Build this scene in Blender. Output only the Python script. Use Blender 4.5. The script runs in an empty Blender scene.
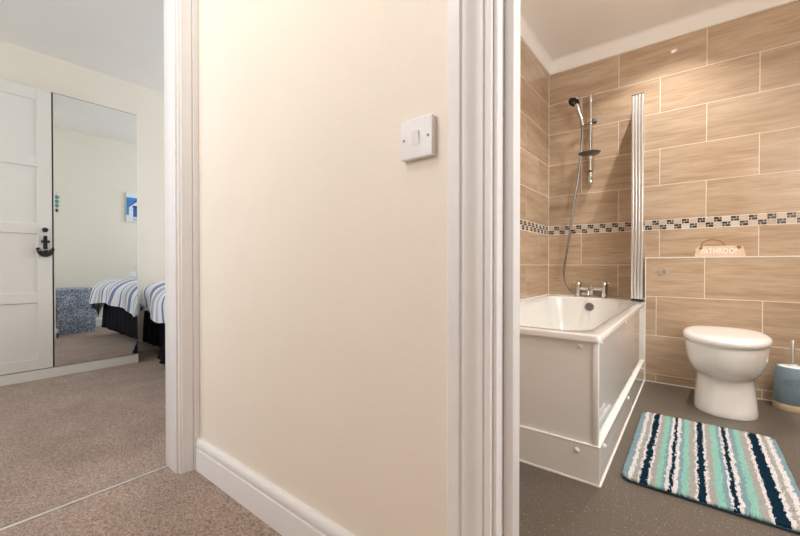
import bpy, bmesh, math, random
from mathutils import Vector, Matrix
random.seed(7)
S = bpy.context.scene
COL = S.collection

# ------------------------------------------------------------------ camera
cam = bpy.data.cameras.new('camera')
cam.sensor_width = 36.0
cam.lens = 372.2 / 800 * 36.0
cam.clip_start = 0.02
cam_ob = bpy.data.objects.new('camera', cam)
cam_ob.location = (0, 0, 0.775)
cam_ob.rotation_euler = (math.pi / 2 - math.radians(0.446), 0, math.radians(38.19))
COL.objects.link(cam_ob)
S.camera = cam_ob

# ------------------------------------------------------------------ world, light, exposure
W = bpy.data.worlds.new('sky')
S.world = W
W.use_nodes = True
W.node_tree.nodes['Background'].inputs[0].default_value = (0.72, 0.84, 1.0, 1)
W.node_tree.nodes['Background'].inputs[1].default_value = 1.6
S.view_settings.view_transform = 'Standard'
S.view_settings.look = 'None'
S.view_settings.gamma = 1
S.view_settings.use_curve_mapping = False
S.view_settings.exposure = 0.0
try:
    S.cycles.use_denoising = True
    S.cycles.max_bounces = 10
    S.cycles.diffuse_bounces = 6
    S.cycles.glossy_bounces = 6
    S.cycles.transmission_bounces = 10
    S.cycles.sample_clamp_indirect = 6
    S.cycles.caustics_refractive = False
except Exception:
    pass


def area(name, loc, rot, sx, sy, energy, color, shape='RECTANGLE', spread=math.pi):
    l = bpy.data.lights.new(name, 'AREA')
    l.shape = shape
    l.size = sx
    l.size_y = sy
    l.energy = energy
    l.color = color
    l.spread = spread
    o = bpy.data.objects.new(name, l)
    o.location = loc
    o.rotation_euler = rot
    COL.objects.link(o)
    return o


# daylight through the bedroom window (end wall) and the landing window (behind the camera)
area('bedroom_daylight', (-2.35, 4.02, 1.5), (-math.pi / 2, 0, 0), 2.0, 1.2, 46, (0.92, 0.96, 1.0))
area('bedroom_daylight_near', (-2.55, -1.62, 1.5), (math.pi / 2, 0, 0), 1.2, 1.2, 17, (0.92, 0.96, 1.0))
area('landing_daylight', (-0.95, -1.12, 1.5), (math.pi / 2, 0, 0), 0.8, 1.0, 9, (0.92, 0.95, 1.0))
# fill light at an unseen window added in the bathroom's right-hand wall
area('bathroom_fill', (1.22, 1.14, 1.6), (0, math.pi / 2, 0), 0.9, 0.8, 36, (0.95, 0.98, 1.0))
# globe lamp of the hall
pl = bpy.data.lights.new('hall_lamp_light', 'POINT')
pl.energy = 16
pl.color = (1.0, 0.955, 0.90)
pl.shadow_soft_size = 0.12
plo = bpy.data.objects.new('hall_lamp_light', pl)
plo.location = (-0.92, -0.20, 2.15)
COL.objects.link(plo)

# ------------------------------------------------------------------ materials
MATS = {}


def nodes(name):
    m = bpy.data.materials.new(name)
    m.use_nodes = True
    nt = m.node_tree
    return m, nt, nt.nodes['Principled BSDF']


def srgb(r, g, b):
    f = lambda c: (c / 255 / 12.92) if c / 255 <= 0.04045 else ((c / 255 + 0.055) / 1.055) ** 2.4
    return (f(r), f(g), f(b), 1)


def N(nt, typ, **kw):
    n = nt.nodes.new(typ)
    for k, v in kw.items():
        setattr(n, k, v)
    return n


def ramp(nt, stops):
    r = N(nt, 'ShaderNodeValToRGB')
    el = r.color_ramp.elements
    while len(el) < len(stops):
        el.new(0.5)
    for e, (p, c) in zip(el, stops):
        e.position = p
        e.color = c
    return r


def simple(name, col, rough=0.5, metal=0.0, var=0.04, scale=8, bump=0.0, bscale=60, coat=0.0, spec=0.5):
    """plain material with a faint noise variation so nothing is perfectly flat"""
    m, nt, p = nodes(name)
    tc = N(nt, 'ShaderNodeTexCoord')
    no = N(nt, 'ShaderNodeTexNoise')
    no.inputs['Scale'].default_value = scale
    no.inputs['Detail'].default_value = 4
    nt.links.new(tc.outputs['Object'], no.inputs['Vector'])
    c0 = [max(0, c * (1 - var)) for c in col[:3]] + [1]
    c1 = [min(1, c * (1 + var)) for c in col[:3]] + [1]
    r = ramp(nt, [(0.3, c0), (0.7, c1)])
    nt.links.new(no.outputs[0], r.inputs[0])
    nt.links.new(r.outputs[0], p.inputs['Base Color'])
    p.inputs['Roughness'].default_value = rough
    p.inputs['Metallic'].default_value = metal
    p.inputs['Coat Weight'].default_value = coat
    p.inputs['Specular IOR Level'].default_value = spec
    if bump:
        n2 = N(nt, 'ShaderNodeTexNoise')
        n2.inputs['Scale'].default_value = bscale
        n2.inputs['Detail'].default_value = 3
        nt.links.new(tc.outputs['Object'], n2.inputs['Vector'])
        b = N(nt, 'ShaderNodeBump')
        b.inputs['Strength'].default_value = bump
        b.inputs['Distance'].default_value = 0.004
        nt.links.new(n2.outputs[0], b.inputs['Height'])
        nt.links.new(b.outputs[0], p.inputs['Normal'])
    MATS[name] = m
    return m


simple('cream_paint', srgb(236, 226, 212), 0.55, bump=0.10, bscale=120, var=0.015, scale=3)
simple('bed_paint', srgb(233, 227, 215), 0.6, bump=0.06, bscale=120, var=0.012, scale=3)
simple('ceiling_paint', srgb(235, 233, 230), 0.7, var=0.015, scale=3)
simple('bath_ceiling_paint', srgb(246, 242, 236), 0.65, var=0.015, scale=3)
simple('white_gloss', srgb(234, 231, 230), 0.38, var=0.015, scale=20, bump=0.04, bscale=40)
simple('white_acrylic', srgb(238, 236, 232), 0.12, var=0.008, scale=5, coat=0.4)
simple('panel_gloss', srgb(238, 237, 236), 0.05, var=0.006, scale=4, coat=0.6)
simple('ceramic', srgb(240, 237, 232), 0.07, var=0.006, scale=5, coat=0.6)
simple('lid_plastic', srgb(238, 235, 232), 0.16, var=0.006, scale=5)
simple('white_plastic', srgb(236, 234, 236), 0.25, var=0.008, scale=10)
simple('chrome', (0.72, 0.71, 0.70, 1), 0.12, metal=1.0, var=0.02, scale=15)
simple('satin_alu', (0.80, 0.80, 0.80, 1), 0.34, metal=1.0, var=0.03, scale=15)
simple('hose_metal', (0.24, 0.23, 0.22, 1), 0.30, metal=1.0, var=0.1, scale=30)
simple('screw_metal', (0.40, 0.38, 0.33, 1), 0.35, metal=1.0)
simple('dark_rubber', srgb(38, 36, 35), 0.55)
simple('dark_gap', srgb(40, 44, 44), 0.6)
simple('grout', srgb(238, 226, 208), 0.7, var=0.03, scale=30)
simple('white_silicone', srgb(240, 236, 228), 0.35, var=0.01)
simple('wardrobe_white', srgb(228, 227, 222), 0.38, var=0.01, scale=6)
simple('wardrobe_edge', srgb(196, 184, 166), 0.5)
simple('anchor_navy', srgb(18, 18, 30), 0.55, var=0.15, scale=40)
simple('knob_dark', srgb(30, 24, 24), 0.4)
simple('string', srgb(190, 170, 140), 0.8)
simple('rope', srgb(160, 112, 64), 0.85, var=0.25, scale=160)
simple('sign_wood', srgb(216, 192, 168), 0.7, var=0.07, scale=40)
simple('sign_white', srgb(250, 247, 242), 0.7)
simple('brush_blue', srgb(118, 137, 148), 0.45, var=0.04, scale=10)
simple('brush_beige', srgb(206, 184, 150), 0.5, var=0.06, scale=30)
simple('brush_white', srgb(228, 230, 228), 0.5)
simple('navy_cloth', srgb(16, 18, 36), 0.9, var=0.2, scale=20)
simple('mattress_cloth', srgb(225, 222, 214), 0.85)
simple('towel_white', srgb(232, 234, 234), 0.95, bump=0.6, bscale=220)
simple('teal_paint', srgb(84, 150, 150), 0.6, var=0.15, scale=30)
simple('canvas_white', srgb(228, 232, 240), 0.7, var=0.03, scale=20)
simple('canvas_sky', srgb(66, 140, 205), 0.7, var=0.18, scale=14)
simple('canvas_blue', srgb(52, 98, 190), 0.7, var=0.18, scale=14)
simple('canvas_dark', srgb(38, 42, 96), 0.7, var=0.1, scale=14)
simple('canvas_sand', srgb(196, 200, 206), 0.7, var=0.1, scale=30)
simple('mat_back', srgb(44, 70, 82), 0.9)
simple('window_frame', srgb(235, 235, 235), 0.4)
simple('lens_trim', srgb(235, 232, 228), 0.35)

# pile colours of the bath mat
for nm, c in dict(white=(212, 206, 205), grey=(160, 156, 150), mint=(138, 184, 171), steel=(126, 150, 157), navy=(14, 40, 56)).items():
    simple('pile_' + nm, srgb(*c), 1.0, var=0.10, scale=90, spec=0.1)


def carpet_material():
    m, nt, p = nodes('carpet')
    tc = N(nt, 'ShaderNodeTexCoord')
    n1 = N(nt, 'ShaderNodeTexNoise'); n1.inputs['Scale'].default_value = 190; n1.inputs['Detail'].default_value = 3
    n2 = N(nt, 'ShaderNodeTexNoise'); n2.inputs['Scale'].default_value = 5; n2.inputs['Detail'].default_value = 5
    for n in (n1, n2):
        nt.links.new(tc.outputs['Object'], n.inputs['Vector'])
    r1 = ramp(nt, [(0.28, srgb(116, 96, 85)), (0.5, srgb(168, 147, 134)), (0.74, srgb(204, 184, 171))])
    nt.links.new(n1.outputs[0], r1.inputs[0])
    r2 = ramp(nt, [(0.35, (0.86, 0.86, 0.86, 1)), (0.65, (1.05, 1.05, 1.05, 1))])
    nt.links.new(n2.outputs[0], r2.inputs[0])
    mx = N(nt, 'ShaderNodeMix', data_type='RGBA', blend_type='MULTIPLY')
    mx.inputs['Factor'].default_value = 1
    nt.links.new(r1.outputs[0], mx.inputs['A']); nt.links.new(r2.outputs[0], mx.inputs['B'])
    nt.links.new(mx.outputs['Result'], p.inputs['Base Color'])
    p.inputs['Roughness'].default_value = 1.0
    p.inputs['Specular IOR Level'].default_value = 0.1
    p.inputs['Sheen Weight'].default_value = 0.15
    b = N(nt, 'ShaderNodeBump'); b.inputs['Strength'].default_value = 0.8; b.inputs['Distance'].default_value = 0.006
    nt.links.new(n1.outputs[0], b.inputs['Height']); nt.links.new(b.outputs[0], p.inputs['Normal'])
    MATS['carpet'] = m


def vinyl_material():
    m, nt, p = nodes('vinyl')
    tc = N(nt, 'ShaderNodeTexCoord')
    n1 = N(nt, 'ShaderNodeTexNoise'); n1.inputs['Scale'].default_value = 260; n1.inputs['Detail'].default_value = 2
    v = N(nt, 'ShaderNodeTexVoronoi'); v.inputs['Scale'].default_value = 240
    n2 = N(nt, 'ShaderNodeTexNoise'); n2.inputs['Scale'].default_value = 4; n2.inputs['Detail'].default_value = 3
    for n in (n1, v, n2):
        nt.links.new(tc.outputs['Object'], n.inputs['Vector'])
    r1 = ramp(nt, [(0.32, srgb(76, 68, 60)), (0.52, srgb(101, 92, 82)), (0.72, srgb(122, 112, 101))])
    nt.links.new(n1.outputs[0], r1.inputs[0])
    # pale flecks: a few voronoi cells picked by their random colour, only near their centres
    sep = N(nt, 'ShaderNodeSeparateColor')
    nt.links.new(v.outputs['Color'], sep.inputs[0])
    g = N(nt, 'ShaderNodeMath', operation='GREATER_THAN'); g.inputs[1].default_value = 0.94
    nt.links.new(sep.outputs[0], g.inputs[0])
    l = N(nt, 'ShaderNodeMath', operation='LESS_THAN'); l.inputs[1].default_value = 0.36
    nt.links.new(v.outputs['Distance'], l.inputs[0])
    mu = N(nt, 'ShaderNodeMath', operation='MULTIPLY')
    nt.links.new(g.outputs[0], mu.inputs[0]); nt.links.new(l.outputs[0], mu.inputs[1])
    mx = N(nt, 'ShaderNodeMix', data_type='RGBA')
    nt.links.new(mu.outputs[0], mx.inputs['Factor'])
    nt.links.new(r1.outputs[0], mx.inputs['A']); mx.inputs['B'].default_value = srgb(168, 160, 150)
    nt.links.new(mx.outputs['Result'], p.inputs['Base Color'])
    p.inputs['Roughness'].default_value = 0.36
    p.inputs['Specular IOR Level'].default_value = 0.35
    b = N(nt, 'ShaderNodeBump'); b.inputs['Strength'].default_value = 0.15; b.inputs['Distance'].default_value = 0.002
    nt.links.new(n1.outputs[0], b.inputs['Height']); nt.links.new(b.outputs[0], p.inputs['Normal'])
    MATS['vinyl'] = m


def tile_material():
    """beige wood-grain porcelain, streaks along the tile's long side, each tile cut from another spot"""
    m, nt, p = nodes('tile')
    tc = N(nt, 'ShaderNodeTexCoord')
    oi = N(nt, 'ShaderNodeObjectInfo')
    mul = N(nt, 'ShaderNodeMath', operation='MULTIPLY'); mul.inputs[1].default_value = 37.0
    nt.links.new(oi.outputs['Random'], mul.inputs[0])
    cb = N(nt, 'ShaderNodeCombineXYZ')
    for i in range(3):
        nt.links.new(mul.outputs[0], cb.inputs[i])
    ad = N(nt, 'ShaderNodeVectorMath', operation='ADD')
    nt.links.new(tc.outputs['Object'], ad.inputs[0]); nt.links.new(cb.outputs[0], ad.inputs[1])

    def streak(sx, sz, det, dist):
        mp = N(nt, 'ShaderNodeMapping'); mp.inputs['Scale'].default_value = (sx, 4, sz)
        nt.links.new(ad.outputs[0], mp.inputs[0])
        n = N(nt, 'ShaderNodeTexNoise'); n.inputs['Scale'].default_value = 1; n.inputs['Detail'].default_value = det
        n.inputs['Distortion'].default_value = dist; n.inputs['Roughness'].default_value = 0.6
        nt.links.new(mp.outputs[0], n.inputs['Vector'])
        return n
    a = streak(1.6, 15, 5, 0.35)
    b_ = streak(7.0, 110, 4, 0.2)
    mixf = N(nt, 'ShaderNodeMath', operation='MULTIPLY_ADD'); mixf.inputs[1].default_value = 0.42
    nt.links.new(b_.outputs[0], mixf.inputs[0])
    hal = N(nt, 'ShaderNodeMath', operation='MULTIPLY'); hal.inputs[1].default_value = 0.58
    nt.links.new(a.outputs[0], hal.inputs[0]); nt.links.new(hal.outputs[0], mixf.inputs[2])
    r = ramp(nt, [(0.30, srgb(160, 134, 110)), (0.44, srgb(183, 157, 131)), (0.56, srgb(198, 174, 148)), (0.70, srgb(213, 192, 168))])
    nt.links.new(mixf.outputs[0], r.inputs[0])
    # slight tone difference from tile to tile
    hv = N(nt, 'ShaderNodeHueSaturation')
    mr = N(nt, 'ShaderNodeMapRange'); mr.inputs['To Min'].default_value = 0.93; mr.inputs['To Max'].default_value = 1.05
    nt.links.new(oi.outputs['Random'], mr.inputs[0]); nt.links.new(mr.outputs[0], hv.inputs['Value'])
    nt.links.new(r.outputs[0], hv.inputs['Color'])
    nt.links.new(hv.outputs[0], p.inputs['Base Color'])
    p.inputs['Roughness'].default_value = 0.08
    p.inputs['Specular IOR Level'].default_value = 0.5
    bp = N(nt, 'ShaderNodeBump'); bp.inputs['Strength'].default_value = 0.05; bp.inputs['Distance'].default_value = 0.002
    nt.links.new(b_.outputs[0], bp.inputs['Height']); nt.links.new(bp.outputs[0], p.inputs['Normal'])
    MATS['tile'] = m


def glass_material():
    m, nt, p = nodes('glass')
    p.inputs['Base Color'].default_value = (0.93, 0.97, 0.95, 1)
    p.inputs['Roughness'].default_value = 0.0
    p.inputs['Transmission Weight'].default_value = 1.0
    p.inputs['IOR'].default_value = 1.3
    MATS['glass'] = m


def mirror_material():
    m, nt, p = nodes('mirror')
    p.inputs['Base Color'].default_value = (0.86, 0.885, 0.885, 1)
    p.inputs['Metallic'].default_value = 1
    p.inputs['Roughness'].default_value = 0.0
    MATS['mirror'] = m


def duvet_material():
    m, nt, p = nodes('duvet_stripes')
    uv = N(nt, 'ShaderNodeUVMap'); uv.uv_map = 'UVMap'
    sep = N(nt, 'ShaderNodeSeparateXYZ'); nt.links.new(uv.outputs[0], sep.inputs[0])
    nz = N(nt, 'ShaderNodeTexNoise'); nz.inputs['Scale'].default_value = 4
    nt.links.new(uv.outputs[0], nz.inputs['Vector'])
    f = N(nt, 'ShaderNodeMath', operation='MULTIPLY'); f.inputs[1].default_value = 1 / 0.42
    sk = N(nt, 'ShaderNodeMath', operation='MULTIPLY_ADD'); sk.inputs[1].default_value = 0.25
    nt.links.new(sep.outputs[1], sk.inputs[0]); nt.links.new(sep.outputs[0], sk.inputs[2])
    nt.links.new(sk.outputs[0], f.inputs[0])
    fr = N(nt, 'ShaderNodeMath', operation='FRACT'); nt.links.new(f.outputs[0], fr.inputs[0])
    wh, bl, gr, pb = srgb(236, 237, 240), srgb(120, 138, 184), srgb(176, 181, 194), srgb(192, 202, 224)
    r = ramp(nt, [(0.0, wh), (0.14, bl), (0.30, wh), (0.40, gr), (0.58, wh), (0.66, pb), (0.74, wh), (0.84, bl), (0.90, wh)])
    r.color_ramp.interpolation = 'CONSTANT'
    nt.links.new(fr.outputs[0], r.inputs[0])
    nt.links.new(r.outputs[0], p.inputs['Base Color'])
    p.inputs['Roughness'].default_value = 0.9
    MATS['duvet_stripes'] = m


def hamper_material():
    m, nt, p = nodes('hamper_print')
    tc = N(nt, 'ShaderNodeTexCoord')
    v = N(nt, 'ShaderNodeTexVoronoi', feature='DISTANCE_TO_EDGE'); v.inputs['Scale'].default_value = 34
    nz = N(nt, 'ShaderNodeTexNoise'); nz.inputs['Scale'].default_value = 16; nz.inputs['Detail'].default_value = 4
    nt.links.new(tc.outputs['Object'], nz.inputs['Vector'])
    mx = N(nt, 'ShaderNodeMix', data_type='VECTOR'); mx.inputs['Factor'].default_value = 0.12
    nt.links.new(tc.outputs['Object'], mx.inputs['A']); nt.links.new(nz.outputs['Color'], mx.inputs['B'])
    nt.links.new(mx.outputs['Result'], v.inputs['Vector'])
    r = ramp(nt, [(0.05, srgb(196, 204, 216)), (0.13, srgb(112, 126, 154))])
    nt.links.new(v.outputs['Distance'], r.inputs[0])
    nt.links.new(r.outputs[0], p.inputs['Base Color'])
    p.inputs['Roughness'].default_value = 0.85
    MATS['hamper_print'] = m


def emission_material(name, col, strength):
    m, nt, p = nodes(name)
    p.inputs['Base Color'].default_value = (1, 1, 1, 1)
    p.inputs['Emission Color'].default_value = col
    p.inputs['Emission Strength'].default_value = strength
    MATS[name] = m


carpet_material(); vinyl_material(); tile_material(); glass_material(); mirror_material(); duvet_material(); hamper_material()
emission_material('lamp_lens', (1.0, 0.93, 0.84, 1), 22)

# mosaic chips
for nm, c in dict(light_a=(210, 196, 182), light_b=(196, 176, 156), light_c=(220, 210, 198), dark_a=(52, 58, 64), dark_b=(80, 88, 92), copper=(128, 90, 72)).items():
    simple('chip_' + nm, srgb(*c), 0.15, var=0.05, scale=60)

# ------------------------------------------------------------------ geometry helpers
I4 = Matrix.Identity(4)


def thing(name, label, cat, loc=(0, 0, 0), group=None):
    o = bpy.data.objects.new(name, None)
    o.empty_display_size = 0.05
    o.location = loc
    COL.objects.link(o)
    o['label'] = label
    o['category'] = cat
    if group:
        o['group'] = group
    return o


def tag(o, label, cat, group=None):
    o['label'] = label
    o['category'] = cat
    if group:
        o['group'] = group
    return o


def ploc(p):
    v = Vector((0, 0, 0))
    while p is not None:
        v += p.location + (p.matrix_parent_inverse.translation if p.parent else Vector((0, 0, 0)))
        p = p.parent
    return v


def link(name, me, parent=None, loc=(0, 0, 0), rot=(0, 0, 0), scale=None):
    """loc is in world space; parents are never rotated"""
    o = bpy.data.objects.new(name, me)
    COL.objects.link(o)
    if parent is not None:
        o.parent = parent
        o.matrix_parent_inverse = Matrix.Translation(-ploc(parent))
    o.location = loc
    o.rotation_euler = rot
    if scale:
        o.scale = scale
    return o


def finish(name, bm, mat, parent=None, smooth=False, angle=40, kind=None, recentre=True):
    bmesh.ops.recalc_face_normals(bm, faces=bm.faces)
    c = Vector((0, 0, 0))
    if recentre and bm.verts:
        lo = Vector([min(v.co[i] for v in bm.verts) for i in range(3)])
        hi = Vector([max(v.co[i] for v in bm.verts) for i in range(3)])
        c = (lo + hi) / 2
        c.z = lo.z
        bmesh.ops.translate(bm, verts=bm.verts, vec=-c)
    me = bpy.data.meshes.new(name)
    bm.to_mesh(me)
    bm.free()
    for mt in (mat if isinstance(mat, (list, tuple)) else [mat]):
        me.materials.append(MATS[mt])
    if smooth:
        me.polygons.foreach_set('use_smooth', [True] * len(me.polygons))
        try:
            me.set_sharp_from_angle(angle=math.radians(angle))
        except Exception:
            pass
    o = link(name, me, parent, c)
    if kind:
        o['kind'] = kind
    return o


def add_box(bm, x0, x1, y0, y1, z0, z1, bev=0.0, seg=1):
    vs = [bm.verts.new((x, y, z)) for z in (z0, z1) for y in (y0, y1) for x in (x0, x1)]
    fs = [bm.faces.new([vs[i] for i in q]) for q in ((0, 2, 3, 1), (4, 5, 7, 6), (0, 1, 5, 4), (2, 6, 7, 3), (0, 4, 6, 2), (1, 3, 7, 5))]
    if bev > 0:
        es = set(e for f in fs for e in f.edges)
        bmesh.ops.bevel(bm, geom=list(es), offset=bev, segments=seg, profile=0.5, affect='EDGES')
    return fs


def box(name, x0, x1, y0, y1, z0, z1, mat, parent=None, bev=0.0, seg=1, kind=None):
    bm = bmesh.new()
    add_box(bm, x0, x1, y0, y1, z0, z1, bev, seg)
    return finish(name, bm, mat, parent, smooth=bev > 0 and seg > 1, kind=kind)


def boxes(name, lst, mat, parent=None, kind=None):
    bm = bmesh.new()
    for b in lst:
        add_box(bm, *b)
    return finish(name, bm, mat, parent, kind=kind)


def loft(bm, rings, cap0=True, cap1=True, closed=True):
    """rings: equal-length lists of points"""
    vr = [[bm.verts.new(p) for p in r] for r in rings]
    n = len(vr[0])
    for a, b in zip(vr[:-1], vr[1:]):
        for i in range(n if closed else n - 1):
            j = (i + 1) % n
            bm.faces.new((a[i], a[j], b[j], b[i]))
    if cap0:
        bm.faces.new(list(reversed(vr[0])))
    if cap1:
        bm.faces.new(vr[-1])
    return vr


def frame_of(d):
    d = Vector(d).normalized()
    up = Vector((0, 0, 1)) if abs(d.z) < 0.9 else Vector((1, 0, 0))
    a = d.cross(up).normalized()
    b = d.cross(a).normalized()
    return d, a, b


def add_tube(bm, pts, rad, n=12, caps=True):
    pts = [Vector(p) for p in pts]
    rads = rad if isinstance(rad, (list, tuple)) else [rad] * len(pts)
    rings = []
    prev = None
    for i, p in enumerate(pts):
        d = (pts[min(i + 1, len(pts) - 1)] - pts[max(i - 1, 0)])
        d, a, b = frame_of(d)
        if prev is not None:
            a = (prev - d * prev.dot(d)).normalized()
            b = d.cross(a)
        prev = a
        rings.append([p + (a * math.cos(t) + b * math.sin(t)) * rads[i] for t in [2 * math.pi * k / n for k in range(n)]])
    loft(bm, rings, caps, caps)


def tube(name, pts, rad, mat, parent=None, n=12, kind=None):
    bm = bmesh.new()
    add_tube(bm, pts, rad, n)
    return finish(name, bm, mat, parent, smooth=True, kind=kind)


def lathe(name, prof, centre, mat, parent=None, n=32, axis=(0, 0, 1), sx=1, sy=1):
    """prof: (radius, height along axis)"""
    d, a, b = frame_of(axis)
    c = Vector(centre)
    bm = bmesh.new()
    rings = []
    for r, h in prof:
        rings.append([c + d * h + (a * sx * math.cos(t) + b * sy * math.sin(t)) * max(r, 1e-4) for t in [2 * math.pi * k / n for k in range(n)]])
    loft(bm, rings)
    return finish(name, bm, mat, parent, smooth=True)


def extrude_profile(name, prof, place, mat, parent=None, caps=True, smooth=False, kind=None):
    """prof 2-D points; place(u,v,end) -> 3-D point, end 0/1"""
    bm = bmesh.new()
    loft(bm, [[place(u, v, e) for u, v in prof] for e in (0, 1)], caps, caps)
    return finish(name, bm, mat, parent, smooth=smooth, angle=30, kind=kind)


def spline(pts, n=8):
    P = [Vector(p) for p in pts]
    P = [P[0] * 2 - P[1]] + P + [P[-1] * 2 - P[-2]]
    out = []
    for i in range(1, len(P) - 2):
        for k in range(n):
            t = k / n
            a, b, c, d = P[i - 1:i + 3]
            out.append(0.5 * ((2 * b) + (c - a) * t + (2 * a - 5 * b + 4 * c - d) * t * t + (-a + 3 * b - 3 * c + d) * t ** 3))
    out.append(P[-2])
    return out


# ------------------------------------------------------------------ setting: dimensions
BX0, BX1 = -0.947, 1.15          # bathroom, tile faces
BYW = 3.209                      # back wall tile face
BYB = 2.971                      # boxing tile face
CB = 2.452                       # bathroom ceiling
CH = 2.40                        # hall and bedroom ceiling
TT = 0.0007                       # how far a tile stands proud of the grout

box('floor_hall', -1.585, 1.70, -1.10, 0.665, -0.05, 0.0, 'carpet', kind='structure')
box('floor_bedroom', -4.10, -1.585, -1.60, 4.0, -0.05, 0.0, 'carpet', kind='structure')
box('floor_bedroom_alcove', -1.585, -0.99, 0.842, 4.0, -0.05, 0.0, 'carpet', kind='structure')
box('floor_bathroom', -1.0, 1.30, 0.665, 3.33, -0.05, 0.0, 'vinyl', kind='structure')

boxes('wall_hall', [(-1.50, -0.298, 0.64, 0.70, 0, CB), (-0.298, 0.51, 0.64, 0.70, 2.03, CB), (0.51, 1.70, 0.64, 0.70, 0, CB)], 'cream_paint', kind='structure')
boxes('wall_doorway', [(-1.60, -1.50, 0.585, 0.842, 0, CB), (-1.60, -1.50, -0.215, 0.585, 2.03, CB), (-1.60, -1.50, -1.60, -0.215, 0, CB)], 'cream_paint', kind='structure')
box('wall_pier', -1.50, -0.99, 0.70, 0.842, 0, CB, 'bed_paint', kind='structure')
box('wall_partition', -0.99, BX0 - TT - 0.005, 0.70, 4.0, 0, CB, 'bed_paint', kind='structure')
box('wall_bedroom_far', -4.05, -3.94, -1.60, 4.0, 0, CB, 'bed_paint', kind='structure')
boxes('wall_bedroom_end', [(-4.05, -3.35, 4.0, 4.1, 0, CB), (-1.35, -0.9, 4.0, 4.1, 0, CB), (-3.35, -1.35, 4.0, 4.1, 0, 0.9), (-3.35, -1.35, 4.0, 4.1, 2.1, CB)], 'bed_paint', kind='structure')
boxes('wall_bedroom_near', [(-4.05, -3.15, -1.70, -1.60, 0, CB), (-1.95, -1.50, -1.70, -1.60, 0, CB), (-3.15, -1.95, -1.70, -1.60, 0, 0.9), (-3.15, -1.95, -1.70, -1.60, 2.1, CB)], 'bed_paint', kind='structure')
boxes('wall_hall_near', [(-1.50, -1.35, -1.20, -1.10, 0, CB), (-0.55, 1.80, -1.20, -1.10, 0, CB), (-1.35, -0.55, -1.20, -1.10, 0, 1.0), (-1.35, -0.55, -1.20, -1.10, 2.0, CB)], 'cream_paint', kind='structure')
box('wall_hall_end', 1.70, 1.80, -1.10, 0.70, 0, CB, 'cream_paint', kind='structure')
wall_back = box('wall_back', BX0 - TT, 1.25, BYW + TT, 3.33, 0, CB, 'grout', kind='structure')
wall_left = box('wall_left', BX0 - TT - 0.004, BX0 - TT, 0.70, BYW + TT, 0, CB, 'grout', kind='structure')
wall_right = boxes('wall_right', [(1.15, 1.25, 0.70, 0.74, 0, CB), (1.15, 1.25, 1.54, BYW + TT, 0, CB), (1.15, 1.25, 0.74, 1.54, 0, 1.15), (1.15, 1.25, 0.74, 1.54, 2.05, CB)], 'cream_paint', kind='structure')
wall_box = box('wall_boxing', -0.2500, 1.15, BYB + TT, BYW, 0, 0.8266 - TT, 'grout', kind='structure')

box('ceiling_hall', -1.50, 1.80, -1.20, 0.70, CB, CB + 0.05, 'ceiling_paint', kind='structure')
boxes('ceiling_bedroom', [(-4.05, -1.50, -1.70, 4.1, CH, CB + 0.05), (-1.50, -0.99, 0.842, 4.1, CH, CB + 0.05)], 'ceiling_paint', kind='structure')
box('ceiling_bathroom', -0.99, 1.25, 0.70, 3.33, CB, CB + 0.05, 'bath_ceiling_paint', kind='structure')

# bedroom and landing windows (out of frame, they let the daylight in)
def window(name, x0, x1, y0, y1, z0, z1, along):
    w = bpy.data.objects.new(name, None)
    COL.objects.link(w)
    w['kind'] = 'structure'
    w.location = ((x0 + x1) / 2, (y0 + y1) / 2, z0)
    t = 0.06
    if along == 'x':
        m = (x0 + x1) / 2
        boxes('window_frame', [(x0, x0 + t, y0, y1, z0, z1), (x1 - t, x1, y0, y1, z0, z1), (x0, x1, y0, y1, z0, z0 + t), (x0, x1, y0, y1, z1 - t, z1), (m - t / 2, m + t / 2, y0, y1, z0, z1)], 'window_frame', w)
    else:
        m = (y0 + y1) / 2
        boxes('window_frame', [(x0, x1, y0, y0 + t, z0, z1), (x0, x1, y1 - t, y1, z0, z1), (x0, x1, y0, y1, z0, z0 + t), (x0, x1, y0, y1, z1 - t, z1), (x0, x1, m - t / 2, m + t / 2, z0, z1)], 'window_frame', w)


window('window_1', -3.35, -1.35, 4.04, 4.09, 0.9, 2.1, 'x')
window('window_4', -3.15, -1.95, -1.69, -1.64, 0.9, 2.1, 'x')
window('window_added', 1.19, 1.24, 0.74, 1.54, 1.15, 2.05, 'y')  # bathroom opening added out of view for the fill light
window('window_2', -1.35, -0.55, -1.19, -1.14, 1.0, 2.0, 'x')

# ------------------------------------------------------------------ tiles
TILE = {}


def tile_mesh(w, h):
    k = (round(w, 4), round(h, 4))
    if k not in TILE:
        bm = bmesh.new()
        t = 0.009
        # local: x long side, z up, front face at y=0 looking to -y, sunk into the wall behind
        vs = []
        e = 0.00015
        for (d, ins) in ((t, 0), (e, 0), (0, e)):
            vs.append([bm.verts.new((sx * (w / 2 - ins), d, sz * (h / 2 - ins))) for sx, sz in ((-1, -1), (1, -1), (1, 1), (-1, 1))])
        for a, b in zip(vs[:-1], vs[1:]):
            for i in range(4):
                j = (i + 1) % 4
                bm.faces.new((a[i], a[j], b[j], b[i]))
        bm.faces.new(vs[-1])
        bmesh.ops.recalc_face_normals(bm, faces=bm.faces)
        me = bpy.data.meshes.new('tile')
        bm.to_mesh(me)
        bm.free()
        me.materials.append(MATS['tile'])
        TILE[k] = me
    return TILE[k]


G = 0.0042     # joint width


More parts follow.
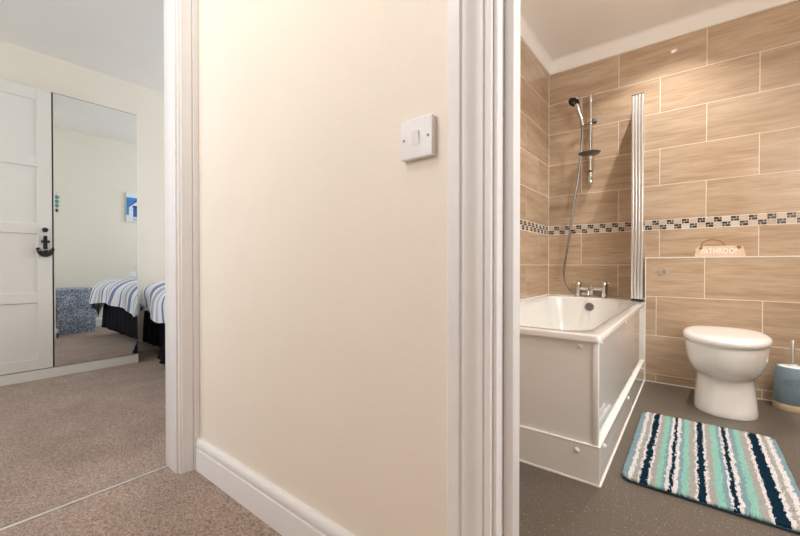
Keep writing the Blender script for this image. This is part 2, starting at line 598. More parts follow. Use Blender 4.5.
def tile_run(parent, wall, lo, hi, joints, z0, z1):
    xs = [lo] + [j for j in sorted(joints) if lo + 0.03 < j < hi - 0.03] + [hi]
    for a, b in zip(xs[:-1], xs[1:]):
        ga = G / 2 if a != lo else 0.001
        gb = G / 2 if b != hi else 0.001
        w = b - a - ga - gb
        me = tile_mesh(w, z1 - z0 - G)
        u = (a + ga + b - gb) / 2
        z = (z0 + z1) / 2
        if wall == 'back':
            link('tile', me, parent, (u, BYW, z))
        elif wall == 'left':
            link('tile', me, parent, (BX0, u, z), (0, 0, math.pi / 2))
        elif wall == 'right':
            link('tile', me, parent, (1.1492, u, z), (0, 0, -math.pi / 2))
        elif wall == 'box':
            link('tile', me, parent, (u, BYB, z))


P = 0.509
ROWS = [2.351, 2.100, 1.851, 1.5965, 1.340, 1.0945]      # six courses above the mosaic band: five tiles high
ROWSB = [1.0245, 0.7758, 0.524, 0.272, 0.0]
JA = [-0.4414 + P * k for k in range(-2, 5)]
JB = [-0.1865 + P * k for k in range(-3, 5)]
LA = [2.6796 - 0.506 * k for k in range(0, 5)] + [3.19]
LB = [2.9478 - 0.506 * k for k in range(0, 6)]
for i, (zt, zb) in enumerate(list(zip(ROWS[:-1], ROWS[1:])) + list(zip(ROWSB[:-1], ROWSB[1:]))):
    odd = (i % 2 == 1)
    tile_run(wall_back, 'back', BX0, 1.15, JB if odd else JA, zb, zt)
    tile_run(wall_left, 'left', 0.70, BYW, LB if odd else LA, zb, zt)
    tile_run(wall_right, 'right', 0.70 if zt < 1.1 else 1.76, BYB - 0.002 if zt < 0.83 else BYW, LB if odd else LA, zb, zt)

BJ1 = [0.0574 + 0.505 * k for k in range(-1, 3)]
BJ2 = [-0.1884 + 0.505 * k for k in range(0, 4)]
for i, (zt, zb) in enumerate([(0.8246, 0.568), (0.568, 0.310), (0.310, 0.056), (0.056, 0.002)]):
    tile_run(wall_box, 'box', -0.247, 1.15, BJ2 if i % 2 else BJ1, zb, zt)
# ledge tiles on top of the boxing
for a, b in ((-0.247, 0.055), (0.060, 0.560), (0.565, 1.149)):
    box('ledge_tile', a, b, BYB + 0.003, BYW - 0.001, 0.8266 - 0.008, 0.8266, 'tile', wall_box)
# white edge trims of the boxing
box('edge_trim', -0.2510, 1.149, BYB - 0.0015, BYB + 0.008, 0.8205, 0.8275, 'white_silicone', wall_box)
box('edge_trim', -0.2510, -0.2455, BYB - 0.0015, BYB + 0.008, 0.0, 0.8205, 'white_silicone', wall_box)
# sealant beads on the floor along the boxing and down the tiled corner
box('sealant', -0.2485, 1.149, BYB - 0.005, BYB + 0.001, 0.0, 0.006, 'white_silicone', wall_box)
box('sealant', BX0 - 0.001, BX0 + 0.003, BYW - 0.003, BYW + 0.001, 0.55, 2.351, 'white_silicone', wall_back)

# mosaic band: checker of plain squares and blocks of four small dark chips, two rows high
chips = ['chip_light_a', 'chip_light_b', 'chip_light_c', 'chip_dark_a', 'chip_dark_b', 'chip_copper', 'grout']


def mosaic(parent, wall, lo, hi, phase):
    bm = bmesh.new()
    z0, z1 = 1.0265, 1.0925
    zm = (z0 + z1) / 2
    cw = 0.0421
    rng = random.Random(3 + phase)
    n = int((hi - lo) / cw) + 1

    def chip(a, b, c, d, mi):
        g = 0.0011
        a, b, c, d = a + g, min(b, hi) - g, c + g, d - g
        if b - a < 0.003:
            return
        if wall == 'back':
            fs = add_box(bm, a, b, BYW, BYW + 0.008, c, d)
        else:
            fs = add_box(bm, BX0 - 0.008, BX0, a, b, c, d)
        for f in fs:
            f.material_index = mi
    for k in range(n):
        a = lo + k * cw
        if a >= hi:
            break
        b = a + cw
        up = (k + phase) % 2 == 0
        dz = (zm, z1) if up else (z0, zm)
        lz = (z0, zm) if up else (zm, z1)
        chip(a, b, lz[0], lz[1], rng.choice((0, 0, 1, 2)))
        h = (dz[1] - dz[0]) / 2
        s = cw * 0.36
        dk = lambda: rng.choice((3, 3, 3, 4))
        cp = lambda: rng.choice((3, 5, 5, 4))
        chip(a, b - s, dz[0] + h, dz[1], dk()); chip(b - s, b, dz[0] + h, dz[1], cp())
        chip(a, a + s, dz[0], dz[0] + h, cp()); chip(a + s, b, dz[0], dz[0] + h, dk())
    o = finish('mosaic_band', bm, chips, parent)
    o['kind'] = 'stuff'
    o['label'] = 'chequered band of light squares and small dark mosaic chips'


mosaic(wall_back, 'back', BX0 + 0.001, 1.149, 1)
mosaic(wall_left, 'left', 0.701, BYW - 0.001, 0)

# white cove between tiles and ceiling
def cove_profile():
    pr = [(0, 2.351), (0.010, 2.351), (0.012, 2.36)]
    for k in range(7):
        t = k / 6 * math.pi / 2
        pr.append((0.014 + 0.030 * (1 - math.cos(t)), 2.415 + 0.037 * math.sin(t)))
    pr += [(0, 2.452)]
    return pr


extrude_profile('trim_1', cove_profile(), lambda u, v, e: (BX0 - TT if not e else 1.15, BYW + TT - u, v), 'bath_ceiling_paint', kind='structure')
extrude_profile('trim_2', cove_profile(), lambda u, v, e: (BX0 - TT + u, 0.70 if not e else BYW + TT, v), 'bath_ceiling_paint', kind='structure')

# ------------------------------------------------------------------ bathroom door frame (hall side)
def mould_profile(w):
    """architrave face profile: (across, proud) from the outer (thick) edge to the inner edge"""
    p = [(0, 0), (0, 0.020), (0.003, 0.022), (0.30 * w, 0.022), (0.32 * w, 0.0205), (0.335 * w, 0.0165), (0.36 * w, 0.0165),
         (0.375 * w, 0.019), (0.40 * w, 0.0205)]
    for k in range(1, 8):
        t = k / 7
        p.append((0.40 * w + 0.32 * w * t, 0.0205 - 0.0085 * (t * t * (3 - 2 * t))))
    p += [(0.755 * w, 0.0115), (0.77 * w, 0.0150), (0.81 * w, 0.0155), (0.835 * w, 0.0150), (0.85 * w, 0.0115), (0.88 * w, 0.0115), (0.90 * w, 0.0135), (0.985 * w, 0.0135), (w, 0.012), (w, 0)]
    return p


door2 = bpy.data.objects.new('door_2', None); COL.objects.link(door2); door2['kind'] = 'structure'
door2.location = (0.11, 0.665, 0)
aw = 0.0855
extrude_profile('architrave', mould_profile(aw), lambda u, v, e: (-0.372 + u, 0.641 - v, 0 if not e else 2.10), 'white_gloss', door2, smooth=True)
extrude_profile('architrave', mould_profile(aw), lambda u, v, e: (0.584 - u, 0.641 - v, 0 if not e else 2.10), 'white_gloss', door2, smooth=True)
extrude_profile('architrave', mould_profile(aw), lambda u, v, e: (-0.372 if not e else 0.584, 0.641 - v, 2.10 - u), 'white_gloss', door2, smooth=True)
box('lining', -0.300, -0.2785, 0.638, 0.702, 0, 2.03, 'white_gloss', door2, 0.001)
box('lining', 0.4905, 0.512, 0.638, 0.702, 0, 2.03, 'white_gloss', door2, 0.001)
box('lining', -0.2785, 0.4905, 0.638, 0.702, 2.012, 2.03, 'white_gloss', door2, 0.001)
box('door_stop', -0.2785, -0.2595, 0.667, 0.702, 0, 2.012, 'white_gloss', door2, 0.002, 2)
box('door_stop', 0.474, 0.4905, 0.667, 0.702, 0, 2.012, 'white_gloss', door2, 0.002, 2)
box('door_stop', -0.262, 0.474, 0.667, 0.702, 1.996, 2.012, 'white_gloss', door2, 0.002, 2)
box('threshold', -0.2785, 0.4905, 0.655, 0.676, -0.002, 0.004, 'satin_alu', door2, 0.001)

# bedroom door frame: opening in the wall x=-1.6..-1.5, right-hand jamb in view
door1 = bpy.data.objects.new('door_1', None); COL.objects.link(door1); door1['kind'] = 'structure'
door1.location = (-1.55, 0.18, 0)
box('lining', -1.60, -1.50, 0.567, 0.588, 0, 2.03, 'white_gloss', door1, 0.002, 2)
box('lining', -1.60, -1.50, -0.218, -0.197, 0, 2.03, 'white_gloss', door1, 0.002, 2)
box('lining', -1.60, -1.50, -0.197, 0.567, 2.009, 2.03, 'white_gloss', door1, 0.002, 2)


def jamb_profile(w):
    p = [(0, 0), (0, 0.012), (0.004, 0.014), (0.10 * w, 0.0145), (0.14 * w, 0.0175), (0.30 * w, 0.019), (0.55 * w, 0.023), (0.62 * w, 0.025),
         (0.65 * w, 0.021), (0.69 * w, 0.021), (0.72 * w, 0.028), (0.96 * w, 0.029), (w, 0.027), (w, 0)]
    return p


extrude_profile('architrave', jamb_profile(0.066), lambda u, v, e: (-1.501 + v, 0.574 + u, 0 if not e else 2.09), 'white_gloss', door1, smooth=True)
extrude_profile('architrave', jamb_profile(0.066), lambda u, v, e: (-1.501 + v, -0.204 - u, 0 if not e else 2.09), 'white_gloss', door1, smooth=True)
extrude_profile('architrave', jamb_profile(0.066), lambda u, v, e: (-1.501 + v, -0.27 if not e else 0.64, 2.016 + u), 'white_gloss', door1, smooth=True)
# carpet joining strip in the bedroom doorway
box('threshold_bar', -1.589, -1.580, -0.197, 0.567, -0.001, 0.0045, 'satin_alu', door1, 0.0015)
box('threshold_seam', -1.595, -1.589, -0.197, 0.567, -0.001, 0.002, 'dark_rubber', door1)

# ------------------------------------------------------------------ skirting boards
def skirt_profile(h=0.118):
    return [(0, 0), (0.016, 0), (0.016, h - 0.045), (0.0155, h - 0.038), (0.0125, h - 0.036), (0.0125, h - 0.031), (0.0155, h - 0.028), (0.0165, h - 0.020),
            (0.0155, h - 0.011), (0.012, h - 0.004), (0.007, h), (0, h)]


extrude_profile('baseboard_hall', skirt_profile(), lambda u, v, e: (-1.472 if not e else -0.372, 0.640 - u, v), 'white_gloss', kind='structure', smooth=True)
extrude_profile('baseboard_pier', skirt_profile(0.10), lambda u, v, e: (-1.616 if not e else -0.99, 0.842 + u, v), 'white_gloss', kind='structure', smooth=True)
extrude_profile('baseboard_partition', skirt_profile(0.10), lambda u, v, e: (-0.99 - u, 0.842 if not e else 4.0, v), 'white_gloss', kind='structure', smooth=True)
extrude_profile('baseboard_doorway', skirt_profile(0.10), lambda u, v, e: (-1.60 - u, 0.65 if not e else 0.858, v), 'white_gloss', kind='structure', smooth=True)
extrude_profile('baseboard_far', skirt_profile(0.10), lambda u, v, e: (-3.94 + u, 1.04 if not e else 4.0, v), 'white_gloss', kind='structure', smooth=True)

# ------------------------------------------------------------------ light switch
sw = thing('light_switch', 'white square light switch with one small rocker on cream wall', 'light switch', (-0.4485, 0.64, 1.037))
sx0, sx1, sz0, sz1 = -0.4905, -0.4095, 0.9955, 1.0785
box('back_plate', sx0 + 0.001, sx1 - 0.001, 0.632, 0.6405, sz0 + 0.001, sz1 - 0.001, 'white_plastic', sw, 0.001)
box('face_plate', sx0, sx1, 0.6245, 0.633, sz0, sz1, 'white_plastic', sw, 0.0025, 3)
scx, scz = (sx0 + sx1) / 2, (sz0 + sz1) / 2
bm = bmesh.new()
add_box(bm, scx - 0.0085, scx + 0.0085, 0.6205, 0.6250, scz - 0.0135, scz + 0.0135)
for v in bm.verts:
    if v.co.y < 0.622 and v.co.z < scz:
        v.co.y += 0.0032
finish('rocker', bm, 'white_plastic', sw)
for s in (-1, 1):
    r = lathe('screw', [(0.0033, 0), (0.0033, 0.0008), (0.0025, 0.0014)], (scx + s * 0.0305, 0.6247, scz), 'screw_metal', sw, 12, (0, -1, 0))
    box('screw_slot', scx + s * 0.0305 - 0.0026, scx + s * 0.0305 + 0.0026, 0.6230, 0.6236, scz - 0.0004, scz + 0.0004, 'dark_gap', r)

# ------------------------------------------------------------------ downlights
def downlight(loc, label, energy):
    t = thing('downlight', label, 'ceiling light', loc, 'recessed bathroom downlights')
    x, y, z = loc
    lathe('bezel', [(0.018, -0.001), (0.019, -0.004), (0.040, -0.005), (0.043, -0.001)], (x, y, z), 'lens_trim', t, 28)
    lathe('lens', [(0.0175, -0.001), (0.0175, -0.0025)], (x, y, z), 'lamp_lens', t, 24)
    area('downlight_beam', (x, y, z - 0.008), (0, 0, 0), 0.032, 0.032, energy, (1.0, 0.96, 0.91), 'DISK', math.radians(115))


EB = 8.0
downlight((-0.125, 2.80, CB), 'recessed downlight above the bath edge near the tiled back wall', EB)
downlight((0.88, 2.25, CB), 'recessed downlight above the toilet brush side of the bathroom', EB)
downlight((0.92, 1.05, CB), 'added unseen downlight nearest the bathroom doorway', EB)  # extra lamp, added out of view to brighten the bath's end panel

# ------------------------------------------------------------------ bathtub
bx0, bx1, by0, by1, zr = BX0 + 0.001, -0.2515, 1.4447, BYW - 0.001, 0.5280
tub = thing('bathtub', 'white panelled bathtub along the tiled left wall', 'bathtub', ((bx0 + bx1) / 2, (by0 + by1) / 2, 0))


def tub_mesh():
    bm = bmesh.new()
    n = 96
    def rect(x0, x1, y0, y1, z, r):
        """rounded rectangle, points distributed by angle"""
        cx, cy, hx, hy = (x0 + x1) / 2, (y0 + y1) / 2, (x1 - x0) / 2, (y1 - y0) / 2
        out = []
        m = n // 4
        for q, (sx, sy) in enumerate(((1, 1), (-1, 1), (-1, -1), (1, -1))):
            for k in range(m):
                a = q * math.pi / 2 + k / (m - 1) * math.pi / 2
                out.append((cx + sx * (hx - r) + r * math.cos(a), cy + sy * (hy - r) + r * math.sin(a), z))
        return out
    rings = [rect(bx0, bx1, by0, by1, zr - 0.024, 0.012), rect(bx0, bx1, by0, by1, zr - 0.006, 0.014), rect(bx0 + 0.002, bx1 - 0.002, by0 + 0.002, by1 - 0.002, zr - 0.0015, 0.014), rect(bx0 + 0.007, bx1 - 0.007, by0 + 0.007, by1 - 0.007, zr, 0.014),
             rect(bx0 + 0.050, bx1 - 0.050, by0 + 0.055, by1 - 0.105, zr, 0.10)]
    ix0, ix1, iy0, iy1 = bx0 + 0.055, bx1 - 0.055, by0 + 0.060, by1 - 0.110
    rings.append(rect(ix0, ix1, iy0, iy1, zr - 0.004, 0.10))
    for d, ins, near, far in ((0.02, 0.006, 0.012, 0.004), (0.08, 0.016, 0.06, 0.010), (0.20, 0.032, 0.16, 0.026), (0.30, 0.05, 0.25, 0.045), (0.355, 0.075, 0.31, 0.075), (0.38, 0.11, 0.36, 0.12)):
        rings.append(rect(ix0 + ins, ix1 - ins, iy0 + near, iy1 - far, zr - d, 0.105))
    loft(bm, rings, cap0=False, cap1=True)
    # underside lip
    return finish('tub', bm, 'white_acrylic', tub, smooth=True, angle=50)


tub_mesh()
pz = 0.1346
box('end_panel', bx0, bx1 - 0.012, by0 + 0.010, by0 + 0.022, pz, zr - 0.022, 'panel_gloss', tub, 0.001)
box('side_panel', bx1 - 0.022, bx1 - 0.012, by0 + 0.022, by1 - 0.001, pz, zr - 0.022, 'panel_gloss', tub, 0.001)
box('corner_trim', bx1 - 0.026, bx1 - 0.006, by0 + 0.006, by0 + 0.026, pz, zr - 0.022, 'white_plastic', tub, 0.002, 2)
box('end_plinth', bx0, bx1, by0 + 0.001, by0 + 0.016, 0, pz, 'panel_gloss', tub, 0.001)
box('side_plinth', bx1 - 0.016, bx1, by0 + 0.016, BYB - 0.007, 0, pz, 'panel_gloss', tub, 0.001)
box('plinth_trim', bx0, bx1 + 0.001, by0, by0 + 0.018, pz, pz + 0.004, 'white_silicone', tub, 0.001)
box('plinth_trim', bx1 - 0.018, bx1 + 0.001, by0 + 0.018, BYB - 0.007, pz, pz + 0.006, 'white_silicone', tub, 0.001)
box('sealant', bx0, bx1 + 0.004, by0 - 0.003, by0 + 0.002, 0, 0.005, 'white_silicone', tub)
box('sealant', bx1 - 0.001, bx1 + 0.004, by0 + 0.002, BYB - 0.007, 0, 0.005, 'white_silicone', tub)
box('sealant', bx1 - 0.0145, bx1 + 0.0005, BYB - 0.006, BYB + 0.002, 0.0, zr - 0.024, 'white_silicone', tub)
box('sealant', bx0, bx1, by1 - 0.006, by1 + 0.0005, zr - 0.004, zr + 0.007, 'white_silicone', tub, 0.002)
box('sealant', bx0 - 0.0005, bx0 + 0.006, by0, by1 - 0.006, zr - 0.004, zr + 0.007, 'white_silicone', tub, 0.002)
cap_prof = [(0.0092, 0), (0.0092, 0.003), (0.0065, 0.0060), (0.0, 0.0072)]
for x, z in ((-0.317, 0.482), (-0.80, 0.482), ):
    lathe('screw_cap', cap_prof, (x, by0 + 0.0105, z), 'white_plastic', tub, 14, (0, -1, 0))
for x, z in ((-0.325, 0.108), (-0.80, 0.108)):
    lathe('screw_cap', cap_prof, (x, by0 + 0.0015, z), 'white_plastic', tub, 14, (0, -1, 0))
for y in (1.53, 2.16, 2.83):
    lathe('screw_cap', cap_prof, (bx1 - 0.0125, y, 0.488), 'white_plastic', tub, 14, (1, 0, 0))
    lathe('screw_cap', cap_prof, (bx1 - 0.0005, y, 0.112), 'white_plastic', tub, 14, (1, 0, 0))
# overflow rosette on the tap end of the basin, with the line running down from it
oc = Vector((-0.6105, by1 - 0.1235, zr - 0.068))
ov = lathe('overflow', [(0.0, 0.003), (0.010, 0.003), (0.0105, 0.004), (0.022, 0.004), (0.024, 0.008), (0.028, 0.008), (0.031, 0.004), (0.031, -0.004)], oc, 'hose_metal', tub, 28, (0, -1, 0))
for k in range(4):
    a = k * math.pi / 2 + 0.5
    lathe('overflow_hole', [(0.0048, 0.0), (0.0048, 0.0049)], oc + Vector((0.013 * math.cos(a), 0, 0.013 * math.sin(a))), 'dark_gap', ov, 10, (0, -1, 0))
tube('plug_chain', [oc + Vector((0.0, -0.004, -0.03)), oc + Vector((0.0, -0.008, -0.10)), oc + Vector((0.001, -0.018, -0.20)), oc + Vector((0.0, -0.05, -0.285))], 0.0014, 'chrome', tub, 6)

# ------------------------------------------------------------------ bath mixer tap on the far rim
my = by1 - 0.055
mx = thing('bath_mixer_tap', 'chrome bath mixer tap with two round pillars on the bath rim', 'tap', (-0.612, my, zr))
for i, x in enumerate((-0.704, -0.523)):
    lathe('pillar', [(0.026, 0.0), (0.026, 0.006), (0.0205, 0.010), (0.0205, 0.082), (0.0205, 0.084)], (x, my, zr), 'chrome', mx, 24)
    hnd = lathe('tap_handle', [(0.0185, 0.0845), (0.0220, 0.087), (0.0220, 0.112), (0.0195, 0.117), (0.0, 0.118)], (x, my, zr), 'chrome', mx, 24)
    s = -1 if i == 0 else 1
    tube('lever', [(x, my, zr + 0.108), (x + s * 0.036, my - 0.004, zr + 0.113)], 0.0035, 'chrome', hnd, 8)
tube('crossbar', [(-0.704, my, zr + 0.066), (-0.523, my, zr + 0.066)], 0.0145, 'chrome', mx, 16)
lathe('diverter_body', [(0.018, 0.020), (0.019, 0.024), (0.019, 0.078), (0.014, 0.082), (0.0, 0.083)], (-0.612, my, zr), 'chrome', mx, 22)
tube('diverter_pin', [(-0.612, my, zr + 0.08), (-0.612, my, zr + 0.122)], 0.005, 'chrome', mx, 10)
tube('spout', spline([(-0.612, my - 0.01, zr + 0.066), (-0.612, my - 0.06, zr + 0.062), (-0.612, my - 0.10, zr + 0.050), (-0.612, my - 0.112, zr + 0.024)], 5), 0.0125, 'chrome', mx, 14)
tube('hose_outlet', [(-0.612, my, zr + 0.030), (-0.682, my + 0.002, zr + 0.024)], 0.009, 'chrome', mx, 12)

# ------------------------------------------------------------------ shower rail, head, hose
rx, ry = -0.623, BYW - 0.045
rail = thing('shower_rail', 'chrome riser rail with sliding holder and soap dish on tiled wall', 'shower rail', (rx, BYW, 1.42))
tube('pole', [(rx, ry, 1.405), (rx, ry, 2.075)], 0.0135, 'chrome', rail, 16)
for z in (1.425, 2.055):
    b = lathe('wall_bracket', [(0.0155, -0.028), (0.0172, -0.025), (0.0172, 0.025), (0.0155, 0.028)], (rx, ry, z), 'chrome', rail, 18)
    tube('bracket_arm', [(rx, ry, z), (rx, BYW - 0.001, z)], 0.011, 'satin_alu', b, 12)
sl = lathe('slider', [(0.015, -0.022), (0.0175, -0.018), (0.0175, 0.018), (0.015, 0.022)], (rx, ry, 1.872), 'chrome', rail, 20)
lathe('slider_knob', [(0.021, 0.014), (0.021, 0.036), (0.018, 0.041), (0, 0.042)], (rx, ry, 1.876), 'hose_metal', sl, 18, (1, 0, 0.0))
tube('holder_arm', [(rx, ry, 1.872), (rx - 0.028, ry - 0.03, 1.866), (rx - 0.046, ry - 0.048, 1.862)], [0.015, 0.014, 0.019], 'chrome', sl, 14)
dz_ = 1.617
dish = lathe('soap_dish', [(0.0, 0.0), (0.035, 0.001), (0.062, 0.005), (0.076, 0.012), (0.079, 0.012), (0.066, 0.001), (0.036, -0.004), (0.0, -0.005)], (rx, ry - 0.040, dz_), 'hose_metal', rail, 30, sx=1.0, sy=1.0)
lathe('dish_clamp', [(0.015, -0.022), (0.0165, -0.018), (0.0165, 0.020), (0.015, 0.022)], (rx, ry, dz_), 'satin_alu', dish, 18)
lathe('hose_guide', [(0.0135, -0.006), (0.0145, -0.004), (0.0145, 0.004), (0.0135, 0.006)], (rx, ry, 1.497), 'dark_rubber', rail, 16)
tube('guide_ring', [(rx, ry, 1.497), (rx - 0.030, ry - 0.012, 1.497), (rx - 0.043, ry - 0.018, 1.497)], 0.004, 'chrome', rail, 8)

hb = Vector((rx - 0.046, ry - 0.050, 1.845))       # bottom of handset
ht = Vector((-0.703, 3.075, 2.005))                # neck under the head
head = thing('shower_handset', 'chrome handheld shower head with dark spray face on its holder', 'shower head', hb)
tube('handle', spline([hb, hb.lerp(ht, 0.35) + Vector((0.003, 0.006, 0)), hb.lerp(ht, 0.75), ht], 5), [0.0135] * 5 + [0.0160] * 6 + [0.0175] * 5, 'chrome', head, 16)
hd = Vector((-0.30, -0.50, -0.80)).normalized()
hc = ht + Vector((-0.012, -0.010, 0.020))
lathe('head_shell', [(0.0, -0.026), (0.020, -0.024), (0.040, -0.012), (0.046, 0.004), (0.044, 0.010)], hc, 'chrome', head, 28, hd)
fc = lathe('spray_face', [(0.043, 0.008), (0.042, 0.0125), (0.020, 0.014), (0.0, 0.014)], hc, 'dark_rubber', head, 28, hd)
lathe('centre_nozzle', [(0.012, 0.0135), (0.012, 0.016), (0.009, 0.017), (0.0, 0.017)], hc, 'hose_metal', fc, 20, hd)

hose_pts = spline([hb + Vector((0, 0, 0.004)), (-0.676, 3.116, 1.70), (-0.700, 3.140, 1.50), (-0.745, 3.150, 1.21), (-0.776, 3.152, 0.975), (-0.808, 3.152, 0.76), (-0.806, 3.152, 0.665), (-0.781, 3.152, 0.600), (-0.745, 3.153, 0.562), (-0.684, 3.156, 0.552)], 14)
bm = bmesh.new()
add_tube(bm, hose_pts, [0.0090 if i % 2 else 0.0074 for i in range(len(hose_pts))], 8)
tag(finish('shower_hose', bm, 'hose_metal', smooth=True), 'grey metal shower hose hanging beside the riser rail', 'hose')

# ------------------------------------------------------------------ folded shower screen at the bath edge
scr = thing('shower_screen', 'folded glass bath screen with four silver uprights on the bath edge', 'shower screen', (-0.294, 3.08, zr))
for k in range(4):
    x = -0.3215 + k * 0.0178
    yf = 2.945 + (0.004 if k in (1, 2) else 0.0)
    z0, z1 = zr + 0.006, 1.915
    pr = box('upright', x - 0.0077, x + 0.0077, yf, yf + 0.026, z0 + 0.012, z1, 'satin_alu', scr, 0.004, 3)
    box('end_cap', x - 0.0079, x + 0.0079, yf - 0.0005, yf + 0.0265, z0, z0 + 0.012, 'dark_rubber', pr, 0.002, 2)
    box('end_cap', x - 0.0079, x + 0.0079, yf - 0.0005, yf + 0.0265, z1, z1 + 0.006, 'dark_rubber', pr, 0.002, 2)
    bm = bmesh.new()
    q = [(x - 0.0025, yf + 0.026), (x + 0.0025, yf + 0.026), (x - 0.0175, BYW - 0.030), (x - 0.0225, BYW - 0.030)]
    loft(bm, [[(a, b, z) for a, b in q] for z in (z0 + 0.008, z1 - 0.004)])
    finish('glass_pane', bm, 'glass', scr)
box('wall_profile', -0.3500, -0.2830, BYW - 0.030, BYW - 0.001, zr + 0.008, 1.912, 'satin_alu', scr, 0.003, 2)

# ------------------------------------------------------------------ flush button
fb = thing('flush_button', 'round chrome flush button set in the tiled boxing', 'flush button', (-0.162, BYB, 0.7315))
lathe('bezel', [(0.0225, 0), (0.0225, 0.004), (0.019, 0.008), (0.016, 0.008)], (-0.162, BYB, 0.7315), 'chrome', fb, 28, (0, -1, 0))
lathe('push_cap', [(0.0155, 0.003), (0.0155, 0.009), (0.013, 0.0115), (0.0, 0.012)], (-0.162, BYB, 0.7315), 'chrome', fb, 24, (0, -1, 0))

# ------------------------------------------------------------------ BATHROOM sign on the ledge
sg = thing('bathroom_sign', 'pale wooden BATHROOM plaque with brown rope standing on the tiled ledge', 'sign', (0.130, 3.02, 0.8266))
zl = 0.8268
sy = 2.994
bm = bmesh.new()
out = [(0.014, 0.0), (0.243, 0.0), (0.250, 0.006), (0.244, 0.016), (0.234, 0.060), (0.228, 0.066), (0.030, 0.066), (0.022, 0.060), (0.010, 0.044), (0.016, 0.030), (0.008, 0.016), (0.010, 0.004)]
loft(bm, [[(x, sy + d + z * 0.18, zl + z) for x, z in out] for d in (0, 0.011)])
finish('board', bm, 'sign_wood', sg)
cu = bpy.data.curves.new('lettering', 'FONT')
cu.body = 'BATHROOM'
cu.size = 0.048
cu.extrude = 0.0012
cu.space_character = 1.05
cu.align_x = 'CENTER'
cu.resolution_u = 3
tmp = bpy.data.objects.new('lettering_tmp', cu)
COL.objects.link(tmp)
dg = bpy.context.evaluated_depsgraph_get()
dg.update()
me = bpy.data.meshes.new_from_object(tmp.evaluated_get(dg))
bpy.data.objects.remove(tmp)
me.materials.clear()
me.materials.append(MATS['sign_white'])
xs = [v.co.x for v in me.vertices]
sc_ = 0.186 / (max(xs) - min(xs))
for v in me.vertices:
    x, y, z = v.co
    v.co = (x * sc_, -z + y * 0.18, y)
link('lettering', me, sg, (0.129, sy + 0.018 * 0.18 - 0.0005, zl + 0.018))
rp = thing_pts = spline([(0.040, sy + 0.006, zl + 0.055), (0.046, sy + 0.012, zl + 0.085), (0.070, sy + 0.02, zl + 0.102), (0.100, sy + 0.022, zl + 0.106), (0.135, sy + 0.022, zl + 0.094), (0.152, sy + 0.022, zl + 0.070), (0.156, sy + 0.022, zl + 0.045)], 5)
tube('rope', rp, 0.0032, 'rope', sg, 8)
lathe('rope_knot', [(0.0, -0.006), (0.006, -0.004), (0.0075, 0), (0.006, 0.004), (0.0, 0.006)], (0.039, sy + 0.004, zl + 0.054), 'rope', sg, 10)
tube('rope_tail', spline([(0.208, sy + 0.004, zl + 0.062), (0.218, sy + 0.002, zl + 0.060), (0.226, sy + 0.004, zl + 0.052)], 4), 0.005, 'rope', sg, 8)

# ------------------------------------------------------------------ toilet
tx = 0.139
toi = thing('toilet', 'white back-to-wall toilet with closed lid against the tiled boxing', 'toilet', (tx, 2.72, 0))


def dring(w, yf, yc, yb, wb, z, n=22, m=7, e=2.0):
    """plan outline: half superellipse in front, sides running to the back"""
    pts = []
    for k in range(n + 1):
        a = math.pi * k / n
        c, s = math.cos(a), math.sin(a)
        pts.append((tx + w * math.copysign(abs(c) ** (2 / e), c), yc - (yc - yf) * abs(s) ** (2 / e), z))
    for k in range(1, m + 1):
        t = k / m
        pts.append((tx - (w + (wb - w) * t * t), yc + (yb - yc) * t, z))
    for k in range(m, 0, -1):
        t = k / m
        pts.append((tx + (w + (wb - w) * t * t), yc + (yb - yc) * t, z))
    return pts


YB = BYB - 0.001
rings = [dring(0.132, 2.492, 2.66, YB, 0.134, 0.0, e=2.2), dring(0.134, 2.490, 2.66, YB, 0.134, 0.006, e=2.2), dring(0.131, 2.498, 2.66, YB, 0.134, 0.03, e=2.2), dring(0.126, 2.512, 2.66, YB, 0.132, 0.08, e=2.15),
         dring(0.121, 2.526, 2.67, YB, 0.130, 0.135, e=2.1), dring(0.119, 2.532, 2.68, YB, 0.130, 0.170), dring(0.121, 2.526, 2.68, YB, 0.130, 0.184), dring(0.131, 2.500, 2.68, YB, 0.131, 0.197), dring(0.144, 2.473, 2.68, YB, 0.134, 0.215),
         dring(0.157, 2.448, 2.68, YB, 0.138, 0.242), dring(0.166, 2.430, 2.68, YB, 0.142, 0.275), dring(0.171, 2.418, 2.68, YB, 0.148, 0.315), dring(0.173, 2.412, 2.68, YB, 0.152, 0.352), dring(0.170, 2.417, 2.68, YB, 0.150, 0.362)]
bm = bmesh.new()
loft(bm, rings)
finish('pan', bm, 'ceramic', toi, smooth=True, angle=60)


def oval(w, yf, yb, z, inset, n=48):
    cy = (yf + yb) / 2 + 0.02
    pts = []
    for k in range(n):
        a = 2 * math.pi * k / n
        c, s = math.cos(a), math.sin(a)
        e = 2.15 if s < 0 else 2.7
        X = (w - inset) * math.copysign(abs(c) ** (2 / e), c)
        L = ((cy - yf) if s < 0 else (yb - cy)) - inset
        pts.append((tx + X, cy + L * math.copysign(abs(s) ** (2 / e), s), z))
    return pts


